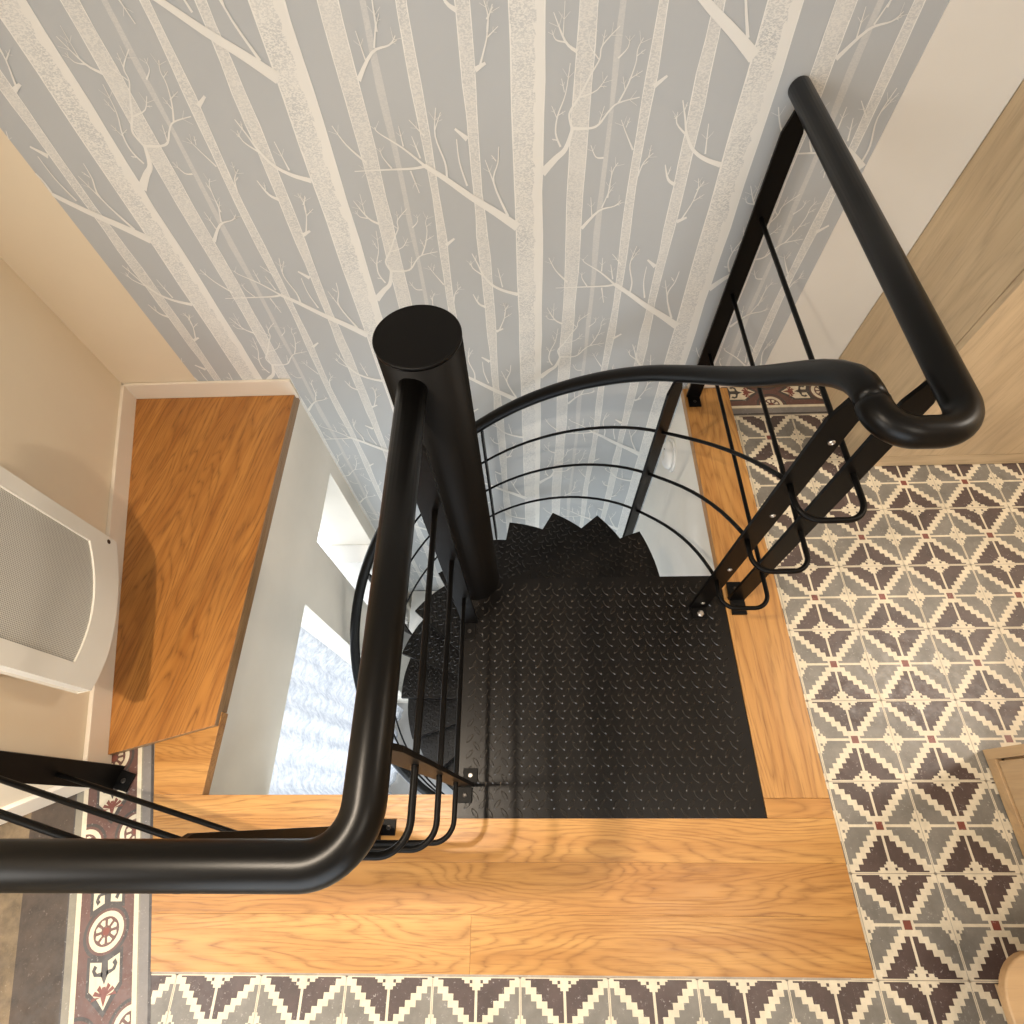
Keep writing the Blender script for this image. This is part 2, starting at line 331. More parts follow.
for n in range(-4, 4):
    x0 = n * STEP; sh = n * .37
    for name, (L, R) in WP['trunks'].items():
        lay, m = {'T1': (3, 2), 'S1': (2, 3), 'S4': (1, 3), 'S3': (1, 3), 'S2': (0, 4)}[name]
        for rep in range(-6, 5):
            for i in range(12):
                za = ZT[i] + rep * PER + sh; zb = ZT[i+1] + rep * PER + sh
                if zb < LOW or za > TOPZ: continue
                za2, zb2 = max(za, LOW), min(zb, TOPZ)
                if za2 < 0 < zb2:
                    spans = [(za2, -.0001), (0.0001, zb2)]
                else: spans = [(za2, zb2)]
                for s0, s1 in spans:
                    def lx(arr, z):
                        t = (z - za) / (zb - za); return x0 + arr[i] * (1 - t) + arr[i+1] * t
                    N = 3
                    for j in range(N):
                        p, q = s0 + (s1 - s0) * j / N, s0 + (s1 - s0) * (j + 1) / N
                        l0, l1, r0, r1 = lx(L, p), lx(L, q), lx(R, p), lx(R, q)
                        wquad([(l0, p), (r0, p), (r1, q), (l1, q)], lay, m)
                        if name != 'S2':      # printed pale outline of the trunk
                            e = .0035 if name == 'T1' else .0022
                            if name == 'T1':
                                f0, f1 = rw.uniform(.62, .76), rw.uniform(.62, .76)
                                wquad([(l0 + (r0 - l0) * f0, p), (r0, p), (r1, q), (l1 + (r1 - l1) * f1, q)], lay + .25, 5)
                            jg = [rw.uniform(.5, 1.25) * e for _ in range(4)]
                            wquad([(l0, p), (l0 + jg[0], p), (l1 + jg[1], q), (l1, q)], lay + .5, 6)
                            wquad([(r0 - jg[2], p), (r0, p), (r1, q), (r1 - jg[3], q)], lay + .5, 6)
    for bi, (pts, w0, w1) in enumerate(WP['branches']):
        tot = sum(math.dist(pts[i], pts[i+1]) for i in range(len(pts) - 1))
        for rep in range(-6, 5):
            dz = rep * PER + sh
            if max(p[1] for p in pts) + dz < LOW or min(p[1] for p in pts) + dz > TOPZ: continue
            # smooth the traced polyline
            P = [Vector((p[0] + x0, p[1] + dz)) for p in pts]
            Q = []
            for i in range(len(P) - 1):
                a = P[max(i-1, 0)]; b = P[i]; c = P[i+1]; d = P[min(i+2, len(P)-1)]
                for k in range(4):
                    t = k / 4
                    Q.append(.5 * ((2*b) + (c - a) * t + (2*a - 5*b + 4*c - d) * t*t + (3*b - a - 3*c + d) * t**3))
            Q.append(P[-1]); run = 0; sides = []
            ln = sum((Q[i+1] - Q[i]).length for i in range(len(Q) - 1))
            for i, q in enumerate(Q):
                t = (Q[min(i+1, len(Q)-1)] - Q[max(i-1, 0)]).normalized(); nn = Vector((-t.y, t.x))
                if i: run += (Q[i] - Q[i-1]).length
                w = (w0 * .95 + (w1 * .9 - w0 * .95) * (run / ln) ** .8) / 2
                sides.append((q + nn * w, q - nn * w))
            for i in range(len(sides) - 1):
                a, b = sides[i]; c, d = sides[i+1]
                cen = (a + b + c + d) / 4
                if not inside(cen.x, cen.y): continue
                wquad([tuple(a), tuple(b), tuple(d), tuple(c)], 5 + bi * .08 + (n % 2) * .04, 3 if w0 > .032 else 5)
            # outline-only twigs at the ends
            if w1 < .0025:
                for s_ in (-1, 1):
                    e = Q[-1]; t = (Q[-1] - Q[-2]).normalized(); nn = Vector((-t.y, t.x))
                    e0 = Q[-3]; e2 = e0 + (t * .8 + nn * s_ * .75).normalized() * min(.022, ln * .3)
                    if inside(e2.x, e2.y) and inside(e0.x, e0.y):
                        h = nn * .0007
                        wquad([tuple(e0 - h), tuple(e0 + h), tuple(e2 + h * .6), tuple(e2 - h * .6)], 12 + bi * .02, 5)
    # knots on the near trunk
    for rep in range(-6, 5):
        for (kx, kz, r) in ((.022, .60, .008), (-.002, .70, .006), (.016, .885, .007)):
            zc = kz + rep * PER + sh
            if LOW + .05 < zc < TOPZ - .05 and abs(zc) > .03:
                for k in range(8):
                    a0 = PI * (1.05 + k * .9 / 8); a1 = PI * (1.05 + (k + 1) * .9 / 8)
                    c0 = (x0 + kx + r * math.cos(a0), zc + r * math.sin(a0)); c1 = (x0 + kx + r * math.cos(a1), zc + r * math.sin(a1))
                    if inside(c0[0], c0[1]): wquad([c0, c1, (c1[0], c1[1] + .0018), (c0[0], c0[1] + .0018)], 4.2, 6)
struct(wall.build('wall_back', [M['cream'], M['paper'], M['bark1'], M['bark2'], M['bark3'], M['twig1'], M['edge1']]))

# right part of the back wall is a cooler white paint beside the wallpaper
b = MB(); b.box(WX1, 1.11, YW - .003, YW - .0002, .0, TOPZ)
struct(b.build('wall_back_right', M['white']))

# ------------------------------------------------------------------ left walls
b = MB(); b.box(-.2, wl_len, -.12, 0, 0, TOPZ, T=TW); struct(b.build('wall_left', M['cream']))
b = MB(); b.box(0, 1.6, -.12, 0, 0, TOPZ, T=TW2); struct(b.build('wall_left_return', M['cream']))
# baseboards
b = MB(); b.box(0, wl_len + .012, 0, .012, .0, .095, T=TW); struct(b.build('baseboard_left', M['base'], bevel=.002))
b = MB(); b.box(-.004, 1.6, 0, .012, .0, .095, T=TW2); struct(b.build('baseboard_left_return', M['base'], bevel=.002))
b = MB(); b.box(-1.53, XL + .0, YW - .014, YW - .002, .0, .095); struct(b.build('baseboard_back', M['base'], bevel=.002))
b = MB(); b.box(XR + .02, 1.108, YW - .016, YW - .003, .0, .075); struct(b.build('baseboard_back_right', M['base'], bevel=.002))

# ------------------------------------------------------------------ upper floor: slab, cement tiles, borders
fl = MB()   # 0 plaster, 1 cream 2 brown 3 grey 4 red 5 grout ...
FM = [M['whitegrey'], M['t_cream'], M['t_brown'], M['t_grey'], M['t_red'], M['t_grout'], M['t_maroon'], M['t_dark'], M['t_mgrey'], M['t_olive'], M['slate'], M['stone']]
SB, ST = -.43, -.030
fl.box(-2.6, XL - .010, YB - .004, YW, SB, ST)                      # left of the well
fl.box(XR + .012, 3.2, YP - .004, YW, SB, ST)                       # right of the well
fl.box(-.197, XR + .012, YP - .35, YP - .006, SB, ST)               # near side
fl.box(-2.6, -.197, YB - .004 - .4, YB - .004, SB, ST)
fl.box(-2.6, 3.2, -1.6, YP - .35, SB, ST)
TZ = -.003
fl.box(XR + .012, 3.2, -1.6, YW, ST, TZ - .0006, 5)
fl.box(-2.6, XR + .012, -1.6, YP - .02, ST, TZ - .0006, 5)
fl.box(-2.6, XL - .03, YP - .02, YW, ST, TZ - .0006, 5)
S = .2; NC = 33; CS = S / NC; TX, TY = .858, .379
HC = NC // 2
ORN = {0: '111111', 1: '11011', 2: '111', 3: '11'}
def tcell(i, j):
    ax, ay = abs(i - HC), abs(j - HC)
    if ax <= 1 and ay <= 1: return 4
    if ax <= 2 and ay <= 2: return 1
    if -1 <= ax - 2 * (ay // 2) <= 2: return 1
    ns = ay > ax
    t, d = (ax, HC - ay) if ns else (ay, HC - ax)
    if t == 0: return 1
    o = ORN.get(d, '')
    if t < len(o) and o[t] == '1': return 1
    return 2 if ns else 3
runs = []
for j in range(NC):
    i = 0
    while i < NC:
        k = i; m = tcell(i, j)
        while k + 1 < NC and tcell(k + 1, j) == m: k += 1
        runs.append((i, k + 1, j, m)); i = k + 1
rt = random.Random(5)
G = .0007
def addtile(cx, cy, clip=None):
    dz = rt.uniform(-.0002, .0003)
    for i0, i1, j, m in runs:
        xa = cx - S/2 + i0 * CS; xb = cx - S/2 + i1 * CS; ya = cy - S/2 + j * CS; yb = ya + CS
        if i0 == 0: xa += G
        if i1 == NC: xb -= G
        if j == 0: ya += G
        if j == NC - 1: yb -= G
        if clip:
            x0, x1, y0, y1 = clip
            xa, xb, ya, yb = max(xa, x0), min(xb, x1), max(ya, y0), min(yb, y1)
            if xb - xa < 1e-5 or yb - ya < 1e-5: continue
        z = TZ + dz
        fl.face([(xa, ya, z), (xb, ya, z), (xb, yb, z), (xa, yb, z)], m)
    E_ = .0028; z = TZ + dz + .00012
    for xa, xb, ya, yb in ((cx - S/2 + G, cx + S/2 - G, cy - S/2 + G, cy - S/2 + E_), (cx - S/2 + G, cx + S/2 - G, cy + S/2 - E_, cy + S/2 - G), (cx - S/2 + G, cx - S/2 + E_, cy - S/2 + G, cy + S/2 - G), (cx + S/2 - E_, cx + S/2 - G, cy - S/2 + G, cy + S/2 - G)):
        if clip: xa, xb, ya, yb = max(xa, clip[0]), min(xb, clip[1]), max(ya, clip[2]), min(yb, clip[3])
        if xb - xa > 1e-5 and yb - ya > 1e-5: fl.face([(xa, ya, z), (xb, ya, z), (xb, yb, z), (xa, yb, z)], 1)
for i in range(-1, 10):
    for j in range(-9, 5):
        cx, cy = TX + i * S, TY + j * S
        if cy - S/2 > 1.279: continue
        addtile(cx, cy, (.70, 9, -9, 1.279))
for i in range(-10, -1):
    for j in range(-9, -3):
        cx, cy = TX + i * S, TY + j * S
        addtile(cx, cy, (-1.0, .70 if i == -2 else 9, -9, -.28) if i < 0 else None)
for j in range(-9, -3):
    addtile(TX - S, TY + j * S, (-9, .70, -9, -.28))

# border tiles (medallions and palmettes)
def border(org, du, dv, v0, v1, zb, umax=.2, ph=0.):
    """org: point on inner edge, du across, dv along"""
    def put(pts, m, lay):
        q = []
        for u, v in pts:
            u = min(u, umax); v = min(max(v, v0), v1)
            p = org + du * u + dv * v; q.append((p.x, p.y, zb + lay * .00012))
        a = sum(q[i][0] * q[(i+1) % len(q)][1] - q[(i+1) % len(q)][0] * q[i][1] for i in range(len(q)))
        if abs(a) < 1e-8: return
        if a < 0: q.reverse()
        fl.face(q, m)
    for u0, u1, m in ((0, .007, 7), (.007, .028, 8), (.028, .032, 9), (.032, .043, 1), (.043, .17, 6), (.17, .182, 1), (.182, .2, 9)):
        put([(u0, v0), (min(u1, umax), v0), (min(u1, umax), v1), (u0, v1)], m, 0)
    um = .1065; hw = .0635
    def disc(u, v, r, m, lay, lo=.043, hi=.17, n=28, sq=1.):
        # clipped fan
        pts = []
        for k in range(n):
            a = 2 * PI * k / n; pts.append((min(max(u + r * math.cos(a), lo), hi), v + r * math.sin(a) * sq))
        put(pts, m, lay)
    def ring(u, v):
        disc(u, v, .054, 7, 1); disc(u, v, .047, 6, 1.5); disc(u, v, .041, 1, 2); disc(u, v, .030, 6, 3)
        for k in range(8):
            a = 2 * PI * (k + .5) / 8
            ca, sa = math.cos(a), math.sin(a)
            if not (.05 < u + .02 * ca < .163): continue
            put([(u + .012 * ca - .002 * sa, v + .012 * sa + .002 * ca), (u + .023 * ca - .006 * sa, v + .023 * sa + .006 * ca),
                 (u + .026 * ca, v + .026 * sa), (u + .023 * ca + .006 * sa, v + .023 * sa - .006 * ca), (u + .012 * ca + .002 * sa, v + .012 * sa - .002 * ca)], 1, 4)
        disc(u, v, .008, 4, 5)
    k0 = math.floor(v0 / .4) - 2
    for k in range(k0, math.ceil(v1 / .4) + 2):
        vc = k * .4 + ph
        if v0 - .06 < vc < v1 + .06: ring(um, vc)
        for hu in (.043, .17):
            if v0 - .06 < vc + .2 < v1 + .06: ring(hu, vc + .2)
        for sg in (1, -1):
            def Q(pts, m, lay):
                pp = [(um + a, vc + sg * b) for a, b in pts]
                if sg * 1 > 0 and (vc + .05 > v1 or vc + .16 < v0): return
                if sg < 0 and (vc - .05 < v0 or vc - .16 > v1): return
                put(pp, m, lay)
            Q([(-.041, .040), (0, .055), (.041, .040), (.041, .115), (.020, .140), (0, .165), (-.020, .140), (-.041, .115)], 7, 1.2)
            Q([(-.034, .052), (0, .062), (.034, .052), (.034, .108), (.014, .130), (0, .152), (-.014, .130), (-.034, .108)], 1, 2.2)
            # charcoal tulip
            Q([(-.007, .056), (.007, .056), (.008, .085), (0, .104), (-.008, .085)], 7, 3.2)
            for e in (-1, 1):
                Q([(e*.004, .088), (e*.024, .082), (e*.029, .070), (e*.024, .060), (e*.017, .066), (e*.021, .072), (e*.017, .078), (e*.005, .078)], 7, 3.2)
                for an in (.5, 1.0, 1.45):
                    ca, sa = math.cos(an), math.sin(an)
                    Q([(e*(.004*sa), .128 - .012*ca), (e*(.026*sa - .004*ca), .128 - .026*ca - .003), (e*(.026*sa + .003), .128 - .026*ca + .004), (e*.006*sa, .126)], 4, 3.4)
            Q([(-.004, .108), (.004, .108), (.006, .128), (0, .146), (-.006, .128)], 4, 3.5)
# back border on the right side of the well
border(Vector((.70, 1.283, 0)), Vector((0, 1, 0)), Vector((1, 0, 0)), .0, .44, TZ + .0002, .146)
# left border follows the oblique wall
LB = Vector((-.905, -.318, 0)); LV = -wl_d; LU = -wl_n
LV = (Vector((-1.058, .175, 0)) - LB).normalized(); LU = Vector((-LV.y, LV.x, 0))
border(LB, LU, LV, -.9, .60, TZ + .0008, ph=.112)
def quadstrip(u0, u1, v0, v1, m, lay):
    q = [LB + LU * u + LV * v for u, v in ((u0, v0), (u1, v0), (u1, v1), (u0, v1))]
    fl.face([(p.x, p.y, TZ + .0008 + lay * .0001) for p in q], m)
quadstrip(.2, .204, -.9, .60, 7, 0)
quadstrip(.204, .315, -.9, .50, 10, 0)
quadstrip(.315, 1.6, -.9, .50, 11, 0)
struct(fl.build('floor', FM, origin=(0, 0, 0)))

# ------------------------------------------------------------------ oak surround of the well
WT = .0; WB = -.034
s = thing('oak_well_surround', (.0, -.16, 0), 'honey oak boards framing the stairwell opening between the black plate and patterned tiles', 'wood trim')
def board(name, x0, x1, y0, y1, mt, zt=0.):
    b = MB(); b.box(x0, x1, y0, y1, WB, WT + zt); return b.build(name, [mt], s, bevel=.0012)
lx_ = lambda y: -.905 - (y + .318) * .305
def planky(name, y0, y1, x1, mt, xl=None):
    b = MB()
    xa = lx_(y0) if xl is None else xl; xb = lx_(y1) if xl is None else xl
    b.prism([(xa, y0), (x1, y0), (x1, y1), (xb, y1)], WB, WT); return b.build(name, [mt], s, bevel=.0004)
planky('plank', -.317, -.206, -.158, M['oakB'])
planky('plank', -.317, -.206, 0.7515, M['oakA'], -.1576)
planky('plank', -.2058, -.100, 0.7515, M['oakC'])
planky('plank', -.0998, YP - .0002, 0.7515, M['oakA'])
planky('plank', YP - .0001, YB, -.2065, M['oakB'])
board('plank', XR + .001, 0.7515, YP - .0001, .04, M['oakC'])
b = MB(); b.prism([(XR + .001, .0404), (0.7515, .0404), (0.7515, YW - .017), (XR + .001, YW - .017)], WB, WT); b.build('plank', [M['oakD']], s, bevel=.0012)
# short piece at the left side of the well, partly under the ledge board
b = MB(); b.prism([(lx_(YB), YB + .0004), (XL, YB + .0004), (XL, .26), (lx_(.26) , .26)], WB, WT); b.build('plank', [M['oakC']], s, bevel=.001)

# ledge board on the left
lb = MB()
led = [(XL - .002, .222), (XL - .010, YW - .015)]
pa = TW((.009, .0125, 0)); pb = TW((1.342, .0125, 0))
led += [(pa.x, YW - .015), (pb.x, pb.y)]
lb.prism(led, .0006, .020, 0, 1)
o = lb.build('ledge_board', [M['oakE'], M['oakEdge']], None, bevel=.0012)
tag(o, 'wide tapering oak ledge board lying below the wall heater on the left', 'board')
# plaster filler beneath the ledge on the left (floor level)
b = MB(); b.prism([(XL - .003, .262), (XL - .0105, YW), (-1.56, YW), (-1.2, .262)], ST + .0, -.0004)
struct(b.build('floor_filler', M['oakEdge']))
# ------------------------------------------------------------------ spiral staircase
st = thing('spiral_staircase', (CX, CY, LOW), 'black metal spiral staircase with chequer plate landing and treads turning down around a thick column', 'staircase')
def bumps(mb, inside_fn, x0, x1, y0, y1, z, px=.0385, py=.0400, L=.0150, W=.0056, h=.0019):
    row = 0; y = y0 + py * .3
    while y < y1:
        half = row % 2
        x = x0 + px * (.25 + .5 * half)
        an = math.radians(52 if half else -52)
        while x < x1:
            ca, sa = math.cos(an), math.sin(an)
            if inside_fn(x, y, L * 1.05):
                out = []; inn = []
                for k in range(12):
                    t = 2 * PI * k / 12; u = L * math.cos(t); v = W * math.sin(t) * (1 - .25 * abs(math.cos(t)))
                    if k in (0, 6): v = 0
                    out.append((x + u * ca - v * sa, y + u * sa + v * ca, z))
                    inn.append((x + (u * ca - v * sa) * .72, y + (u * sa + v * ca) * .72, z + h))
                for k in range(12):
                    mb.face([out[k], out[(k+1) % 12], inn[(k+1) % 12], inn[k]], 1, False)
                mb.face(inn, 0, False)
            x += px
        y += py / 2; row += 1
# centre column
cb = MB(); cb.lathe((CX, CY, LOW), (0, 0, 1), [(0, .07), (.9935 - LOW, .07)], 64)
co = cb.build('column', [M['black']], st)
cap = MB(); cap.lathe((CX, CY, .9935), (0, 0, 1), [(0, .0705), (.0050, .0705), (.0065, .0690), (.0065, .0672), (.0062, .0668)], 64)
cap.build('cap', [M['black']], co)
# landing plate
PX0, PX1, PY0, PY1, PZ = -.205, XR + .0004, YP, .655, -.004
lp = MB(); lp.box(PX0, PX1, PY0, PY1, PZ - .006, PZ)
lp.box(PX0, PX1, PY1 - .005, PY1, PZ - .045, PZ - .006)
lp.box(PX0, PX0 + .005, PY0, PY1 - .005, PZ - .045, PZ - .006)
lp.box(PX0 + .005, PX1, PY0, PY0 + .005, PZ - .045, PZ - .006)
bumps(lp, lambda x, y, r: PX0 + r < x < PX1 - r * .7 and PY0 + r * .6 < y < PY1 - r * .8 and math.hypot(x - CX, y - CY) > .075, PX0, PX1, PY0, PY1, PZ)
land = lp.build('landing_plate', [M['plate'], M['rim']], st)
# treads
RISE, STP, A0 = .2, 19.8, 24.3
def polar(r, deg, z=0): a = math.radians(deg); return Vector((CX + r * math.cos(a), CY + r * math.sin(a), z))
RT = .627
tb = MB(); SP = 29
poly = []
a1 = 0; a0 = -SP
def pt(r, d): a = math.radians(d); return (r * math.cos(a), r * math.sin(a))
arc = [pt(RT, a0 + (a1 - a0) * k / 10) for k in range(11)]
# leading edge starts beside the column so the tread keeps a minimum width
inner = [(.050, .040), (.060, -.060)]
poly = [inner[1]] + arc + [inner[0]]
tb.prism(poly, -.006, 0)
def skirt(p, q):
    d = (Vector(q) - Vector(p)).normalized(); n = Vector((-d.y, d.x)) * .004
    tb.prism([p, q, (q[0] + n.x, q[1] + n.y), (p[0] + n.x, p[1] + n.y)], -.032, -.006)
skirt(poly[0], poly[1]); skirt(poly[-2], poly[-1])
for k in range(10): skirt(arc[k], arc[k+1])
def intread(x, y, r):
    d = math.hypot(x, y); 
    if d > RT - r * .8 or d < .075 + r: return False
    def sd(p, q):
        dx, dy = q[0] - p[0], q[1] - p[1]; l = math.hypot(dx, dy)
        return ((x - p[0]) * -dy + (y - p[1]) * dx) / l
    return sd(poly[0], poly[1]) > r * .7 and sd(poly[-2], poly[-1]) > r * .7
bumps(tb, intread, 0, RT, -RT * .55, .05, 0)
NTR = 12
t0 = None
for k in range(1, NTR + 1):
    z = -RISE * k; ang = math.radians(A0 + STP * (k - 1))
    if t0 is None:
        b2 = MB(); b2.v = [(v[0] + CX, v[1] + CY, v[2] + LOW) for v in tb.v]; b2.f = tb.f; b2.m = tb.m; b2.sm = tb.sm
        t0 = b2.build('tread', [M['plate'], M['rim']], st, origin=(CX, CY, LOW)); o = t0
    else:
        o = t0.copy(); COL.objects.link(o)
    o.location = (0, 0, z - LOW); o.rotation_euler = (0, 0, ang)
# spiral hand rail and rods
RS = .67
ZR = [(-8, .972), (-4, .945), (4, .842), (14.4, .700), (26.6, .568), (40, .440)]
def zrail(a):
    if a >= 40: return .440 - .0101 * (a - 40)
    for i in range(len(ZR) - 1):
        if a <= ZR[i+1][0]:
            (p, zp), (q, zq) = ZR[i], ZR[i+1]
            t = (a - p) / (q - p); return zp + (zq - zp) * t
AEND = 250
pts = [Vector((.4980, .5222, .972)), Vector((.4972, .540, .972)), Vector((.4976, .557, .971)), Vector((.4986, .575, .966))]
a = -3.0
while a <= AEND:
    pts.append(polar(RS, a, zrail(a))); a += 3
# smooth
for _ in range(2):
    pts = [pts[0]] + [(pts[i-1] + pts[i] * 2 + pts[i+1]) / 4 for i in range(1, len(pts) - 1)] + [pts[-1]]
b = MB(); b.tube(pts, .0225, 22); b.build('handrail', [M['rail']], st)
def rodz(a, lvl):
    off = {0: -.248, 1: -.476, 2: -.726}[lvl]
    base = {0: .70, 1: .46, 2: .215}[lvl]
    z14 = .700 + off
    if a < 14.4:
        t = (a + 8) / 22.4; return base + (z14 - base) * t
    return (.568 + off + (.700 - .568) * (26.6 - a) / 12.2) if a < 26.6 else (zrail(a) + off)
for lvl in range(3):
    pts = [Vector((.4955, .5605, {0: .70, 1: .46, 2: .215}[lvl]))]
    a = -5.0
    while a <= AEND:
        pts.append(polar(RS, a, rodz(a, lvl))); a += 4
    for _ in range(1):
        pts = [pts[0]] + [(pts[i-1] + pts[i] * 2 + pts[i+1]) / 4 for i in range(1, len(pts) - 1)] + [pts[-1]]
    b = MB(); b.tube(pts, .0052, 10); b.build('guard_rod', [M['black']], st)

def flatbar(x, y, z0, z1, ang=0, w=.05, th=.008, cham=True, zc=.05):
    """upright flat bar; broad side along direction ang; narrows towards the rail"""
    mb = MB()
    ca, sa = math.cos(ang), math.sin(ang)
    prof = [(-w/2, z0), (w/2, z0), (w/2, z1 - zc), (w/2 * .45, z1), (-w/2 * .45, z1), (-w/2, z1 - zc)]
    fr = []; bk = []
    for u, z in prof:
        fr.append((x + u * ca - th/2 * -sa, y + u * sa - th/2 * ca, z)); bk.append((x + u * ca + th/2 * -sa, y + u * sa + th/2 * ca, z))
    mb.face(fr); mb.face(list(reversed(bk)))
    for i in range(6):
        j = (i + 1) % 6; mb.face([fr[j], fr[i], bk[i], bk[j]])
    return mb
def bolthead(parent, p, n, r=.006, h=.0035, mt='bolt'):
    mb = MB(); mb.lathe(p, n, [(0, r), (h * .6, r), (h, r * .75), (h, r * .45), (h * .5, r * .4)], 16)
    return mb.build('bolt', [M[mt]], parent)
# post on the landing plate (radial flat bar with four bolts)
mb = flatbar(.503, .556, PZ + .0002, .946, 0, .050, .008)
pA = mb.build('post', [M['black']], st, bevel=.0008)
for z, x in ((.04, .5065), (.291, .508), (.579, .509), (.836, .511)): bolthead(pA, (x, .5519, z), (0, -1, 0))
fb = MB(); fb.box(.482, .525, .516, .5515, PZ + .0002, PZ + .006); ft = fb.build('foot_plate', [M['black']], pA, bevel=.001)
n2 = MB(); n2.lathe((.506, .5315, PZ + .0062), (0, 0, 1), [(0, .0105), (.003, .0105), (.003, .0075), (.010, .0075), (.012, .006)], 6)
n2.build('bolt', [M['bolt']], pA)
# posts further down the spiral
def surf(a):     # height of the tread near angle a
    k = max(1, math.ceil((a - A0) / STP) + 1); return -RISE * k
for a in (31.5, 91, 151, 211, 247):
    p = polar(RS - .004, a); z0 = surf(a) - .055; z1 = zrail(a) - .016
    mb = flatbar(p.x, p.y, z0, z1, math.radians(a), .048, .008)
    po = mb.build('post', [M['black']], st, bevel=.0008)

# ------------------------------------------------------------------ right guard rail along the floor edge
XG = .621; VY_ = .468; SEAM = .522
gr = thing('guard_railing', (XG, .96, 0), 'black guard railing along the right edge of the stairwell beside the patterned tiles', 'railing', None)
path = fillet([(XG, YW - .004, .972), (XG, VY_, .972), (.499, VY_, .972), (.497, .560, .972)], [.052, .050], 14)
# stop where the spiral hand rail takes over
cut = [p for p in path if not (p.x < .51 and p.y > SEAM - .0005)]
cut.append(Vector((.4980, SEAM, .972)))
b = MB(); b.tube(cut, .0238, 24)
b.build('handrail', [M['rail']], gr)
for z in (.70, .46, .215):
    path = fillet([(XG, YW - .004, z), (XG, .474, z), (.4955, .474, z), (.4955, .560, z)], .040, 8)
    b = MB(); b.tube(path, .0058, 12); b.build('guard_rod', [M['black']], gr)
for (x, y) in ((XG - .002, 1.375), (XG, .578)):
    mb = flatbar(x, y, .0005, .955, 0, .050, .008)
    po = mb.build('post', [M['black']], gr, bevel=.0008)
    for dy, sg in ((-.055, -1), (.008, 1)):
        if sg > 0 and y > 1.3: continue
        fb = MB(); fb.box(x - .022, x + .022, min(y + .0042 * sg, y + sg * .052), max(y + .0042 * sg, y + sg * .052), .0004, .0065)
        fp = fb.build('foot_plate', [M['black']], po, bevel=.001)
        sb = MB(); sb.lathe((x, y + sg * .030, .0066), (0, 0, 1), [(0, .006), (.001, .0058), (.0013, .003)], 14); sb.build('screw', [M['screwdark']], fp)

# ------------------------------------------------------------------ left guard rail
XL2 = -.181
gl = thing('guard_railing', (-.5, .0, 0), 'black guard railing from the thick column turning left across the oak boards', 'railing', None)
TURN = -.60
endd = Vector((-1, .262, 0)).normalized()
def lpath(z, ystart, yturn, r):
    e = Vector((TURN, yturn, z)) + endd * .62
    return fillet([(XL2, ystart, z), (XL2, yturn, z), (TURN, yturn, z), tuple(e)], [r, .15], 12)
b = MB(); b.tube(lpath(.955, CY - .067, -.044, .058), .0238, 24)
b.build('handrail', [M['rail']], gl)
for z, yt in ((.70, -.049), (.46, -.052), (.215, -.051)):
    b = MB(); b.tube(lpath(z, .519, yt, .045), .0058, 12); b.build('guard_rod', [M['black']], gl)
def foot(po, x0, x1, y0, y1, mt='screwdark', z=PZ):
    fb = MB(); fb.box(x0, x1, y0, y1, z + .0003, z + .0062); fp = fb.build('foot_plate', [M['black']], po, bevel=.001)
    sb = MB(); sb.lathe(((x0 + x1) / 2, (y0 + y1) / 2, z + .0063), (0, 0, 1), [(0, .0062), (.0012, .006), (.0016, .004), (.0004, .003)], 16)
    sb.build('screw', [M[mt]], fp)
mb = flatbar(-.188, .515, PZ + .0003, .938, 0, .046, .008); po = mb.build('post', [M['black']], gl, bevel=.0008)
foot(po, -.207, -.169, .462, .5108)
mb = flatbar(-.186, .072, PZ + .0003, .938, 0, .052, .008); po = mb.build('post', [M['black']], gl, bevel=.0008)
foot(po, -.190, -.152, .0765, .113, 'bolt'); foot(po, -.203, -.165, .030, .0675)
mb = flatbar(-.398, -.046, .0004, .938, PI / 2, .058, .008); po = mb.build('post', [M['black']], gl, bevel=.0008)
foot(po, -.3935, -.358, -.043, -.006, z=0)
aa = math.atan2(endd.y, endd.x)
pe = Vector((TURN, -.046, 0)) + endd * .548
mb = flatbar(pe.x, pe.y, .0004, .938, aa + PI / 2, .058, .008); po = mb.build('post', [M['black']], gl, bevel=.0008)
def TE(p): c, s_ = math.cos(aa + PI), math.sin(aa + PI); return Vector((pe.x + p[0] * c - p[1] * s_, pe.y + p[0] * s_ + p[1] * c, p[2]))
fb = MB(); fb.box(.0045, .046, -.026, .020, .0004, .0065, T=TE); fp = fb.build('foot_plate', [M['black']], po, bevel=.001)
c = TE((.024, -.003, 0)); sb = MB(); sb.lathe((c.x, c.y, .0066), (0, 0, 1), [(0, .0062), (.0012, .006), (.0016, .004)], 16); sb.build('screw', [M['screwdark']], fp)

# ------------------------------------------------------------------ wall heater
th = TW((1.046, .04, .24)); HO = th
ht = thing('wall_heater', th, 'white electric panel heater with grey mesh front mounted on the left wall', 'heater')
H0, H1, HOFF = .832, 1.262, .153
mid = (H0 + H1) / 2
def hb(s):   # bottom contour
    return .244 + (.016 * ((1. - s) / .168) ** 2 if s < 1. else .056 * ((s - 1.) / .262) ** 2.5)
ZT_ = .92
def bow(s): return HOFF + .006 * (1 - ((s - mid) / (H1 - mid)) ** 2)
mb = MB()
N = 24
rc = .02
out = []
for i in range(N + 1):
    s_ = H0 + (H1 - H0) * i / N
    out.append((s_, hb(s_)))
fr = [TW((s_, bow(s_), z)) for s_, z in out]; ft = [TW((s_, bow(s_), ZT_)) for s_, z in out]
gs0, gs1, gt = H0 + .048, H1 - .052, ZT_ - .10
def gb(s): return .329 + .034 * ((s - 1.04) / .165) ** 2
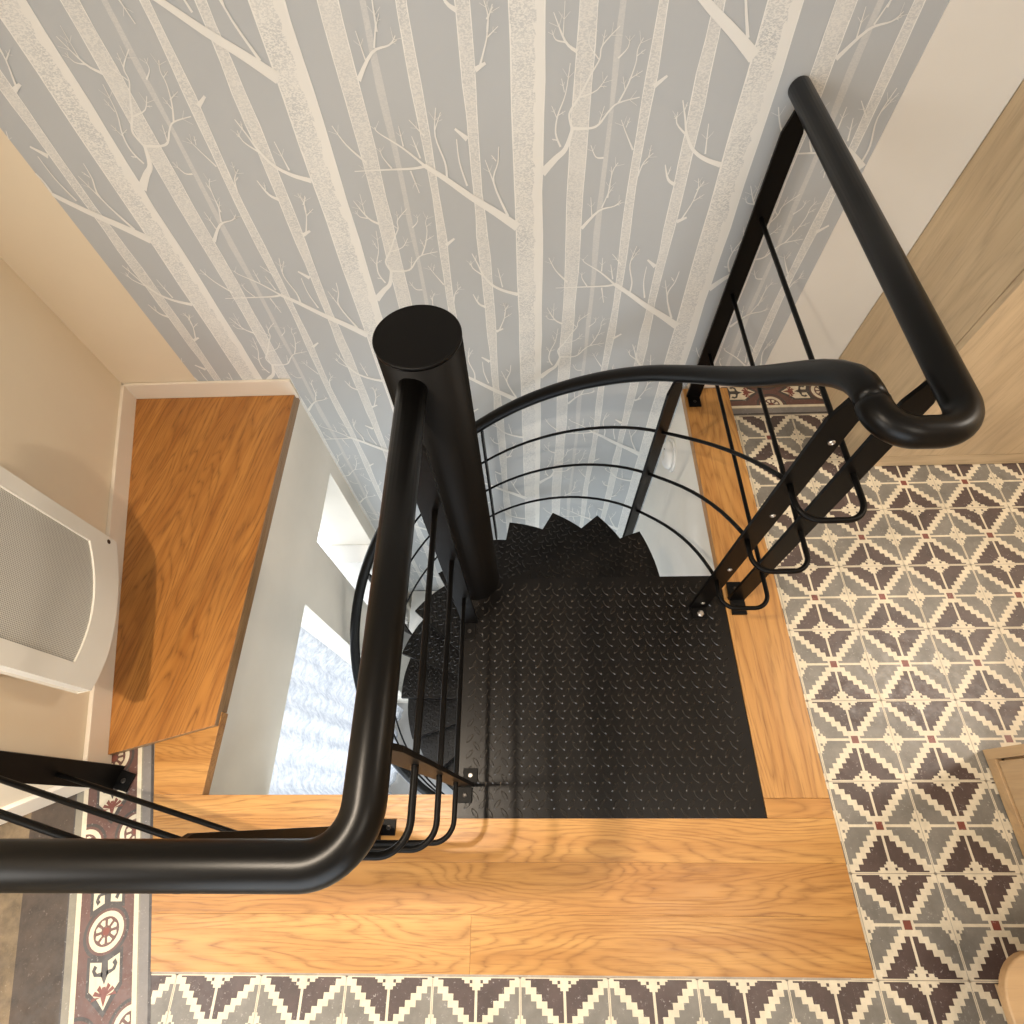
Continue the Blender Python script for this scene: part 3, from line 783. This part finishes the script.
# front face as a grid with a recessed grille opening
us = sorted(set([H0 + (H1 - H0) * i / N for i in range(N + 1)] + [gs0, gs1]))
for i in range(len(us) - 1):
    a_, c_ = us[i], us[i+1]
    def F(s, z, d=0): return TW((s, bow(s) - d, z))
    if gs0 - 1e-6 <= a_ and c_ <= gs1 + 1e-6:
        mb.face([F(a_, hb(a_)), F(c_, hb(c_)), F(c_, gb(c_)), F(a_, gb(a_))], 0, False)
        mb.face([F(a_, gt), F(c_, gt), F(c_, ZT_), F(a_, ZT_)], 0, False)
        mb.face([F(a_, gb(a_)), F(c_, gb(c_)), F(c_, gb(c_), .006), F(a_, gb(a_), .006)], 0)
        mb.face([F(a_, gt, .006), F(c_, gt, .006), F(c_, gt), F(a_, gt)], 0)
    else:
        mb.face([F(a_, hb(a_)), F(c_, hb(c_)), F(c_, ZT_), F(a_, ZT_)], 0, False)
    # underside and top
    mb.face([F(a_, hb(a_) + .004, .03), F(c_, hb(c_) + .004, .03), F(c_, hb(c_)), F(a_, hb(a_))], 0, False)
    mb.face([F(a_, ZT_), F(c_, ZT_), F(c_, ZT_ - .004, .03), F(a_, ZT_ - .004, .03)], 0)
    mb.face([F(a_, ZT_ - .004, .03), F(c_, ZT_ - .004, .03), F(c_, hb(c_) + .004, .03), F(a_, hb(a_) + .004, .03)], 0)
for s_ in (H0, H1):
    e = .006 if s_ == H0 else -.006
    mb.face([TW((s_ + e, bow(s_) - .03, hb(s_) + .004)), TW((s_, bow(s_), hb(s_))), TW((s_, bow(s_), ZT_)), TW((s_ + e, bow(s_) - .03, ZT_ - .004))], 0)
mb.box(H0 + .045, H1 - .06, .035, HOFF - .0305, .36, ZT_ - .03, T=TW)
for s_ in (gs0, gs1):
    mb.face([TW((s_, bow(s_), gb(s_))), TW((s_, bow(s_), gt)), TW((s_, bow(s_) - .006, gt)), TW((s_, bow(s_) - .006, gb(s_)))], 0)
mb.build('casing', [M['heater']], ht)
mg = MB()
for i in range(12):
    a_ = gs0 + (gs1 - gs0) * i / 12; c_ = gs0 + (gs1 - gs0) * (i + 1) / 12
    mg.face([TW((a_, bow(a_) - .005, gb(a_))), TW((c_, bow(c_) - .005, gb(c_))), TW((c_, bow(c_) - .005, gt)), TW((a_, bow(a_) - .005, gt))], 0, True)
t = NT('heater_mesh_grille'); cc = t.coord()
mp = t.n('ShaderNodeMapping'); mp.inputs['Rotation'].default_value = (0, 0, -.27); t.link(cc, mp.inputs[0])
sx = t.n('ShaderNodeSeparateXYZ'); t.link(mp.outputs[0], sx.inputs[0])
k_ = 2 * PI / .0085
wv = t.math('MULTIPLY', t.math('SINE', t.math('MULTIPLY', sx.outputs[1], k_)), t.math('SINE', t.math('MULTIPLY', sx.outputs[2], k_)))
hole = t.ramp(t.math('ABSOLUTE', wv), [(.30, (0, 0, 0)), (.6, (1, 1, 1))])
t.set(t.mix(hole, (.60, .575, .51), (.25, .235, .205)), .6)
mg.build('grille', [t.mat], ht)
mb = MB(); p = TW((.848, bow(.848) + .0003, .292)); mb.lathe(p, wl_n, [(0, .0066), (.0006, .0064)], 18)
mb.build('screw_hole', [M['screwdark']], ht)
mb = MB(); mb.box(mid - .16, mid + .16, .0005, .0345, .40, .80, T=TW); mb.build('wall_bracket', [M['heater']], ht)

# ------------------------------------------------------------------ wardrobe at the back right
wx, wy = 1.112, 1.046
wd = thing('wardrobe', (wx + .5, 1.24, 0), 'tall pale oak wardrobe standing on the tiles at the back right against the wall', 'wardrobe')
vert = (0, PI / 2, 0)
M['poak'] = paleoak('pale_oak_side', vert, 1.); M['poak2'] = paleoak('pale_oak_door', vert, 4.); M['poak3'] = paleoak('tan_oak_cupboard', vert, 8., (.55, .375, .205), (.46, .30, .155))
M['poakh'] = paleoak('pale_oak_horizontal', (0, 0, 0), 2.)
M['poakt'] = paleoak('tan_oak_horizontal', (0, 0, 0), 5., (.52, .34, .175), (.43, .27, .13))
b = MB(); b.box(wx, wx + .019, wy + .024, YW - .003, .0, 2.3); b.build('side_panel', [M['poak']], wd, bevel=.0008)
b = MB(); b.box(wx + .019, wx + 1.2, YW - .012, YW - .003, .0, 2.3); b.build('back_panel', [M['poak']], wd)
b = MB(); b.box(wx + 1.181, wx + 1.2, wy + .024, YW - .012, .0, 2.3); b.build('side_panel', [M['poak']], wd)
b = MB(); b.box(wx + .019, wx + 1.181, wy + .024, YW - .012, 2.28, 2.3); b.build('top_panel', [M['poak']], wd)
b = MB(); b.box(wx + .019, wx + 1.181, wy + .012, wy + .03, .0, .055); b.build('plinth', [M['poakh']], wd)
for k in range(2):
    b = MB(); b.box(wx + .0005 + k * .6, wx + .5985 + k * .6, wy, wy + .0205, .058, 2.299); b.build('door', [M['poak2']], wd, bevel=.0008)
b = MB(); b.box(wx + .0, wx + 1.2, wy - .0, wy + .0115, .0, .055); b.build('plinth', [M['poakh']], wd, bevel=.001)

# ------------------------------------------------------------------ cupboard at the right edge, facing the stairs
cx0 = 1.176
cu = thing('cupboard', (cx0 + .25, -.05, 0), 'pale oak cupboard with framed door at the right edge, facing the stairwell', 'cupboard')
b = MB(); b.box(cx0, cx0 + .5, .128, .152, .0, 2.0); b.build('side_panel', [M['poak3']], cu, bevel=.001)
b = MB(); b.box(cx0, cx0 + .5, -.31, -.288, .0, 2.0); b.build('side_panel', [M['poak3']], cu, bevel=.001)
b = MB(); b.box(cx0, cx0 + .018, -.288, .128, .0, .03); b.build('bottom_rail', [M['poakt']], cu, bevel=.001)
b = MB(); b.box(cx0 + .005, cx0 + .023, -.286, .1225, .033, 1.99); b.build('door', [M['poak3']], cu, bevel=.001)
b = MB(); b.box(cx0 + .023, cx0 + .49, -.288, .128, .031, 1.985); b.build('carcass', [M['poak3']], cu)
# low unit with rounded top
lu = thing('low_unit', (1.25, -.5, 0), 'low pale oak unit with an overhanging rounded top, at the bottom right corner', 'low cabinet')
b = MB(); b.box(1.008, 1.5, -.75, -.325, .0, .178); b.build('body', [M['poak3']], lu, bevel=.001)
rp = []
X0_, Y0_, R_ = .896, -.235, .085
for k in range(10): a = PI - k * PI / 18; rp.append((X0_ + R_ + R_ * math.cos(a), Y0_ - R_ + R_ * math.sin(a)))
rp += [(1.17, Y0_), (1.17, -.33), (1.5, -.33), (1.5, -.78), (X0_, -.78)]
b = MB(); b.prism(rp, .1785, .200); b.build('rounded_top', [M['poakt']], lu, bevel=.004, seg=3)

# ------------------------------------------------------------------ lower level
b = MB(); b.box(-3.0, 3.2, -1.9, 2.2, LOW - .1, LOW); struct(b.build('floor_lower', M['lowfloor']))
b = MB(); b.box(XR + .0125, XR + .13, -1.6, YW - .001, LOW, SB); struct(b.build('wall_lower_right', M['whitegrey']))
WLX = -.897
b = MB()
b.box(WLX - .3, WLX, 1.352, YW - .001, LOW, SB)                # strip next to the papered wall
b.box(WLX - .16, WLX, .735, 1.01, LOW, SB)                # pier
b.box(WLX - .16, WLX, .30, .735, SB - .004, SB)               # head above the curtain
b.box(WLX - .16, WLX, -1.6, .30, SB - .004, SB)
b.box(WLX - .16, WLX, -1.6, -1.25, LOW, SB - .004)
b.box(WLX - .3, WLX - .25, .985, 1.352, LOW, SB)               # back of the recess
struct(b.build('wall_lower_left', M['whitegrey']))
b = MB(); b.box(WLX - .24, WLX - .02, 1.24, 1.3515, -2.3, -1.17); 
o = b.build('window_shelf_box', [M['plastic']], None, bevel=.004)
tag(o, 'white box with flat top standing in the bright window recess below the ledge board', 'box')
def glow(name, col, s):
    t = NT(name); t.t.nodes.remove(t.b); e = t.n('ShaderNodeEmission'); e.inputs[0].default_value = (*col, 1); e.inputs[1].default_value = s
    t.link(e.outputs[0], t.out.inputs[0]); return t.mat
M['day'] = glow('daylit_window_pane', (.92, .96, 1.0), 2.9)
w1 = MB(); w1.box(WLX - .249, WLX - .243, 1.0, 1.345, -2.3, -.60); struct(w1.build('window_1', M['day']))
w2 = MB(); w2.box(WLX - .152, WLX - .146, -1.2, .73, -2.45, SB - .01); struct(w2.build('window_2', M['day']))
# curtain
cm = MB(); NY, NZ = 120, 24; y0, y1 = -.95, .68
def cur(y, z):
    f = (z - LOW) / (SB - LOW)
    ph = y * 2 * PI / .30 + 1.2 * math.sin(y * 7)
    return WLX - .06 + .040 * math.sin(ph) * (.35 + .65 * (1 - f)) + .012 * math.sin(y * 61 + z * 2)
for i in range(NY):
    for j in range(NZ):
        ya, yb = y0 + (y1 - y0) * i / NY, y0 + (y1 - y0) * (i + 1) / NY
        za, zb = LOW + .03 + (SB - .03 - LOW - .03) * j / NZ, LOW + .03 + (SB - .06 - LOW) * (j + 1) / NZ
        za = LOW + .03 + (SB - .05 - LOW) * j / NZ; zb = LOW + .03 + (SB - .05 - LOW) * (j + 1) / NZ
        cm.face([(cur(ya, za), ya, za), (cur(yb, za), yb, za), (cur(yb, zb), yb, zb), (cur(ya, zb), ya, zb)], 0, True)
t = NT('sheer_printed_curtain'); c = t.coord()
n1 = t.noise(c, 26, 6, .75); 
mp = t.n('ShaderNodeMapping'); mp.inputs['Scale'].default_value = (1, 30, 6); t.link(c, mp.inputs[0])
n2 = t.noise(mp.outputs[0], 1, 2, .5)
col = t.mix(t.ramp(n2, [(.50, (0, 0, 0)), (.58, (.35, .35, .35)), (.66, (0, 0, 0))]), t.ramp(n1, [(.3, (.42, .46, .53)), (.62, (.86, .88, .92))]), (.50, .53, .58))
d = t.n('ShaderNodeBsdfDiffuse'); tr = t.n('ShaderNodeBsdfTranslucent'); ms = t.n('ShaderNodeMixShader'); ms.inputs[0].default_value = .38
t.link(col, d.inputs[0]); t.link(col, tr.inputs[0]); t.link(d.outputs[0], ms.inputs[1]); t.link(tr.outputs[0], ms.inputs[2]); t.t.nodes.remove(t.b); t.link(ms.outputs[0], t.out.inputs[0])
me_ = cm
o = cm.build('curtain', [t.mat], None)
bm = None
tag(o, 'sheer bluish-white curtain with faint grey print hanging before the lower window', 'curtain')
# merge the curtain grid so it shades smoothly
import bmesh
for nm in ('curtain', 'grille'):
    oo = [x for x in bpy.data.objects if x.name.startswith(nm)][0]
    bmm = bmesh.new(); bmm.from_mesh(oo.data); bmesh.ops.remove_doubles(bmm, verts=bmm.verts, dist=1e-5); bmm.to_mesh(oo.data); bmm.free()
# round detector on the lower right wall
dt = thing('smoke_detector', (XR + .0125, 1.318, -.30), 'round white detector fixed on the stairwell wall below the right oak board', 'detector')
dc = Vector((XR + .0122, 1.318, -.30))
b = MB(); b.lathe(dc, (-1, 0, 0), [(0, .070), (.008, .070), (.010, .068)], 48); b.build('base_plate', [M['plastic']], dt)
b = MB(); b.lathe(dc, (-1, 0, 0), [(.0102, .060), (.024, .058), (.033, .046), (.036, .026)], 48); b.build('cover', [M['plastic']], dt)
for k in range(3):
    b = MB(); b.box(XR + .0125 - .0375, XR + .0125 - .0365, 1.302 + k * .012, 1.309 + k * .012, -.318, -.285); b.build('vent_slot', [M['heater']], dt)
b = MB(); b.lathe(dc + Vector((0, .012, .028)), (-1, 0, 0), [(.028, .0035), (.037, .003)], 12); b.build('indicator', [M['screwdark']], dt)

b = MB(); b.box(-.86, -.45, 1.12, 1.425, LOW, -2.10)
o = b.build('low_cabinet', M['plastic'], None, bevel=.004); tag(o, 'low white cabinet against the wallpaper on the lower floor, behind the treads', 'cabinet')
b = MB(); b.lathe((-.64, 1.24, -2.0998), (0, 0, 1), [(0, .035), (.03, .05), (.08, .052), (.12, .03), (.15, .026), (.16, .03)], 24)
o = b.build('vase', M['black'], None); tag(o, 'small dark round vase standing on the low white cabinet downstairs', 'vase')
# ------------------------------------------------------------------ ceiling, far walls
b = MB(); b.box(-3.0, 3.3, -2.2, 1.55, TOPZ, TOPZ + .1); struct(b.build('ceiling', M['ceil']))
b = MB(); b.box(3.2, 3.3, -1.6, YW, 0, TOPZ); struct(b.build('wall_right', M['cream']))
b = MB(); b.box(-2.6, 3.2, -1.9, -1.6, SB, TOPZ); struct(b.build('wall_front', M['cream']))
b = MB(); b.box(-3.0, 3.2, -1.9, -1.602, LOW, SB); struct(b.build('wall_lower_front', M['whitegrey']))

# ------------------------------------------------------------------ lights
def light(kind, name, loc, energy, col=(1, 1, 1), size=.1, rot=None, sy=None, spread=None):
    l = bpy.data.lights.new(name, kind); l.energy = energy; l.color = col
    o = bpy.data.objects.new(name, l); COL.objects.link(o); o.location = loc
    if kind == 'AREA':
        l.size = size
        if sy: l.shape = 'RECTANGLE'; l.size_y = sy
        if spread: l.spread = spread
    elif kind in ('POINT', 'SPOT'): l.shadow_soft_size = size
    if rot: o.rotation_euler = rot
    return o
WARM = (1., .84, .66); DAY = (.80, .90, 1.)
light('AREA', 'ceiling_spot_lamp', (-.67, .06, 2.20), 18, WARM, .06, spread=math.radians(125))
light('AREA', 'ceiling_lamp_right', (2.55, .75, 2.45), 46, (1, .90, .78), .35)
light('AREA', 'ceiling_lamp_centre', (.9, -.6, 2.50), 15, (1, .88, .74), .6)
light('AREA', 'hall_window_light', (-1.85, -.78, 1.75), 26, (1, .96, .90), .8, (math.radians(65), 0, math.radians(-65)), 1.0)
light('AREA', 'front_window_daylight', (-.3, -1.55, 1.15), 34, DAY, 1.6, (math.radians(90), 0, 0), 1.2)
light('AREA', 'lower_window_daylight', (WLX + .03, -.3, -1.5), 14, DAY, 1.2, (0, math.radians(-90), 0), 1.6)
light('AREA', 'lower_room_daylight', (-.2, -1.5, -1.3), 26, DAY, 1.0, (math.radians(90), 0, 0), 1.5)
w = bpy.data.worlds.new('World'); sc.world = w; w.use_nodes = True
w.node_tree.nodes['Background'].inputs[0].default_value = (1., .93, .84, 1); w.node_tree.nodes['Background'].inputs[1].default_value = .14

# ------------------------------------------------------------------ camera
cam = bpy.data.cameras.new('camera'); co = bpy.data.objects.new('camera', cam); COL.objects.link(co)
cam.sensor_width = 36; cam.sensor_fit = 'HORIZONTAL'; cam.lens = 547.32 / 1024 * 36; cam.clip_start = .02
R_ = Vector(CAM_R); U_ = Vector(CAM_U); F_ = Vector(CAM_F)
m = Matrix(((R_.x, U_.x, -F_.x), (R_.y, U_.y, -F_.y), (R_.z, U_.z, -F_.z)))
co.matrix_world = Matrix.Translation((0, 0, CAM_H)) @ m.to_4x4()
sc.camera = co
sc.view_settings.view_transform = 'Standard'; sc.view_settings.look = 'None'
sc.view_settings.exposure = -.08; sc.view_settings.gamma = 1
sc.view_settings.use_curve_mapping = False
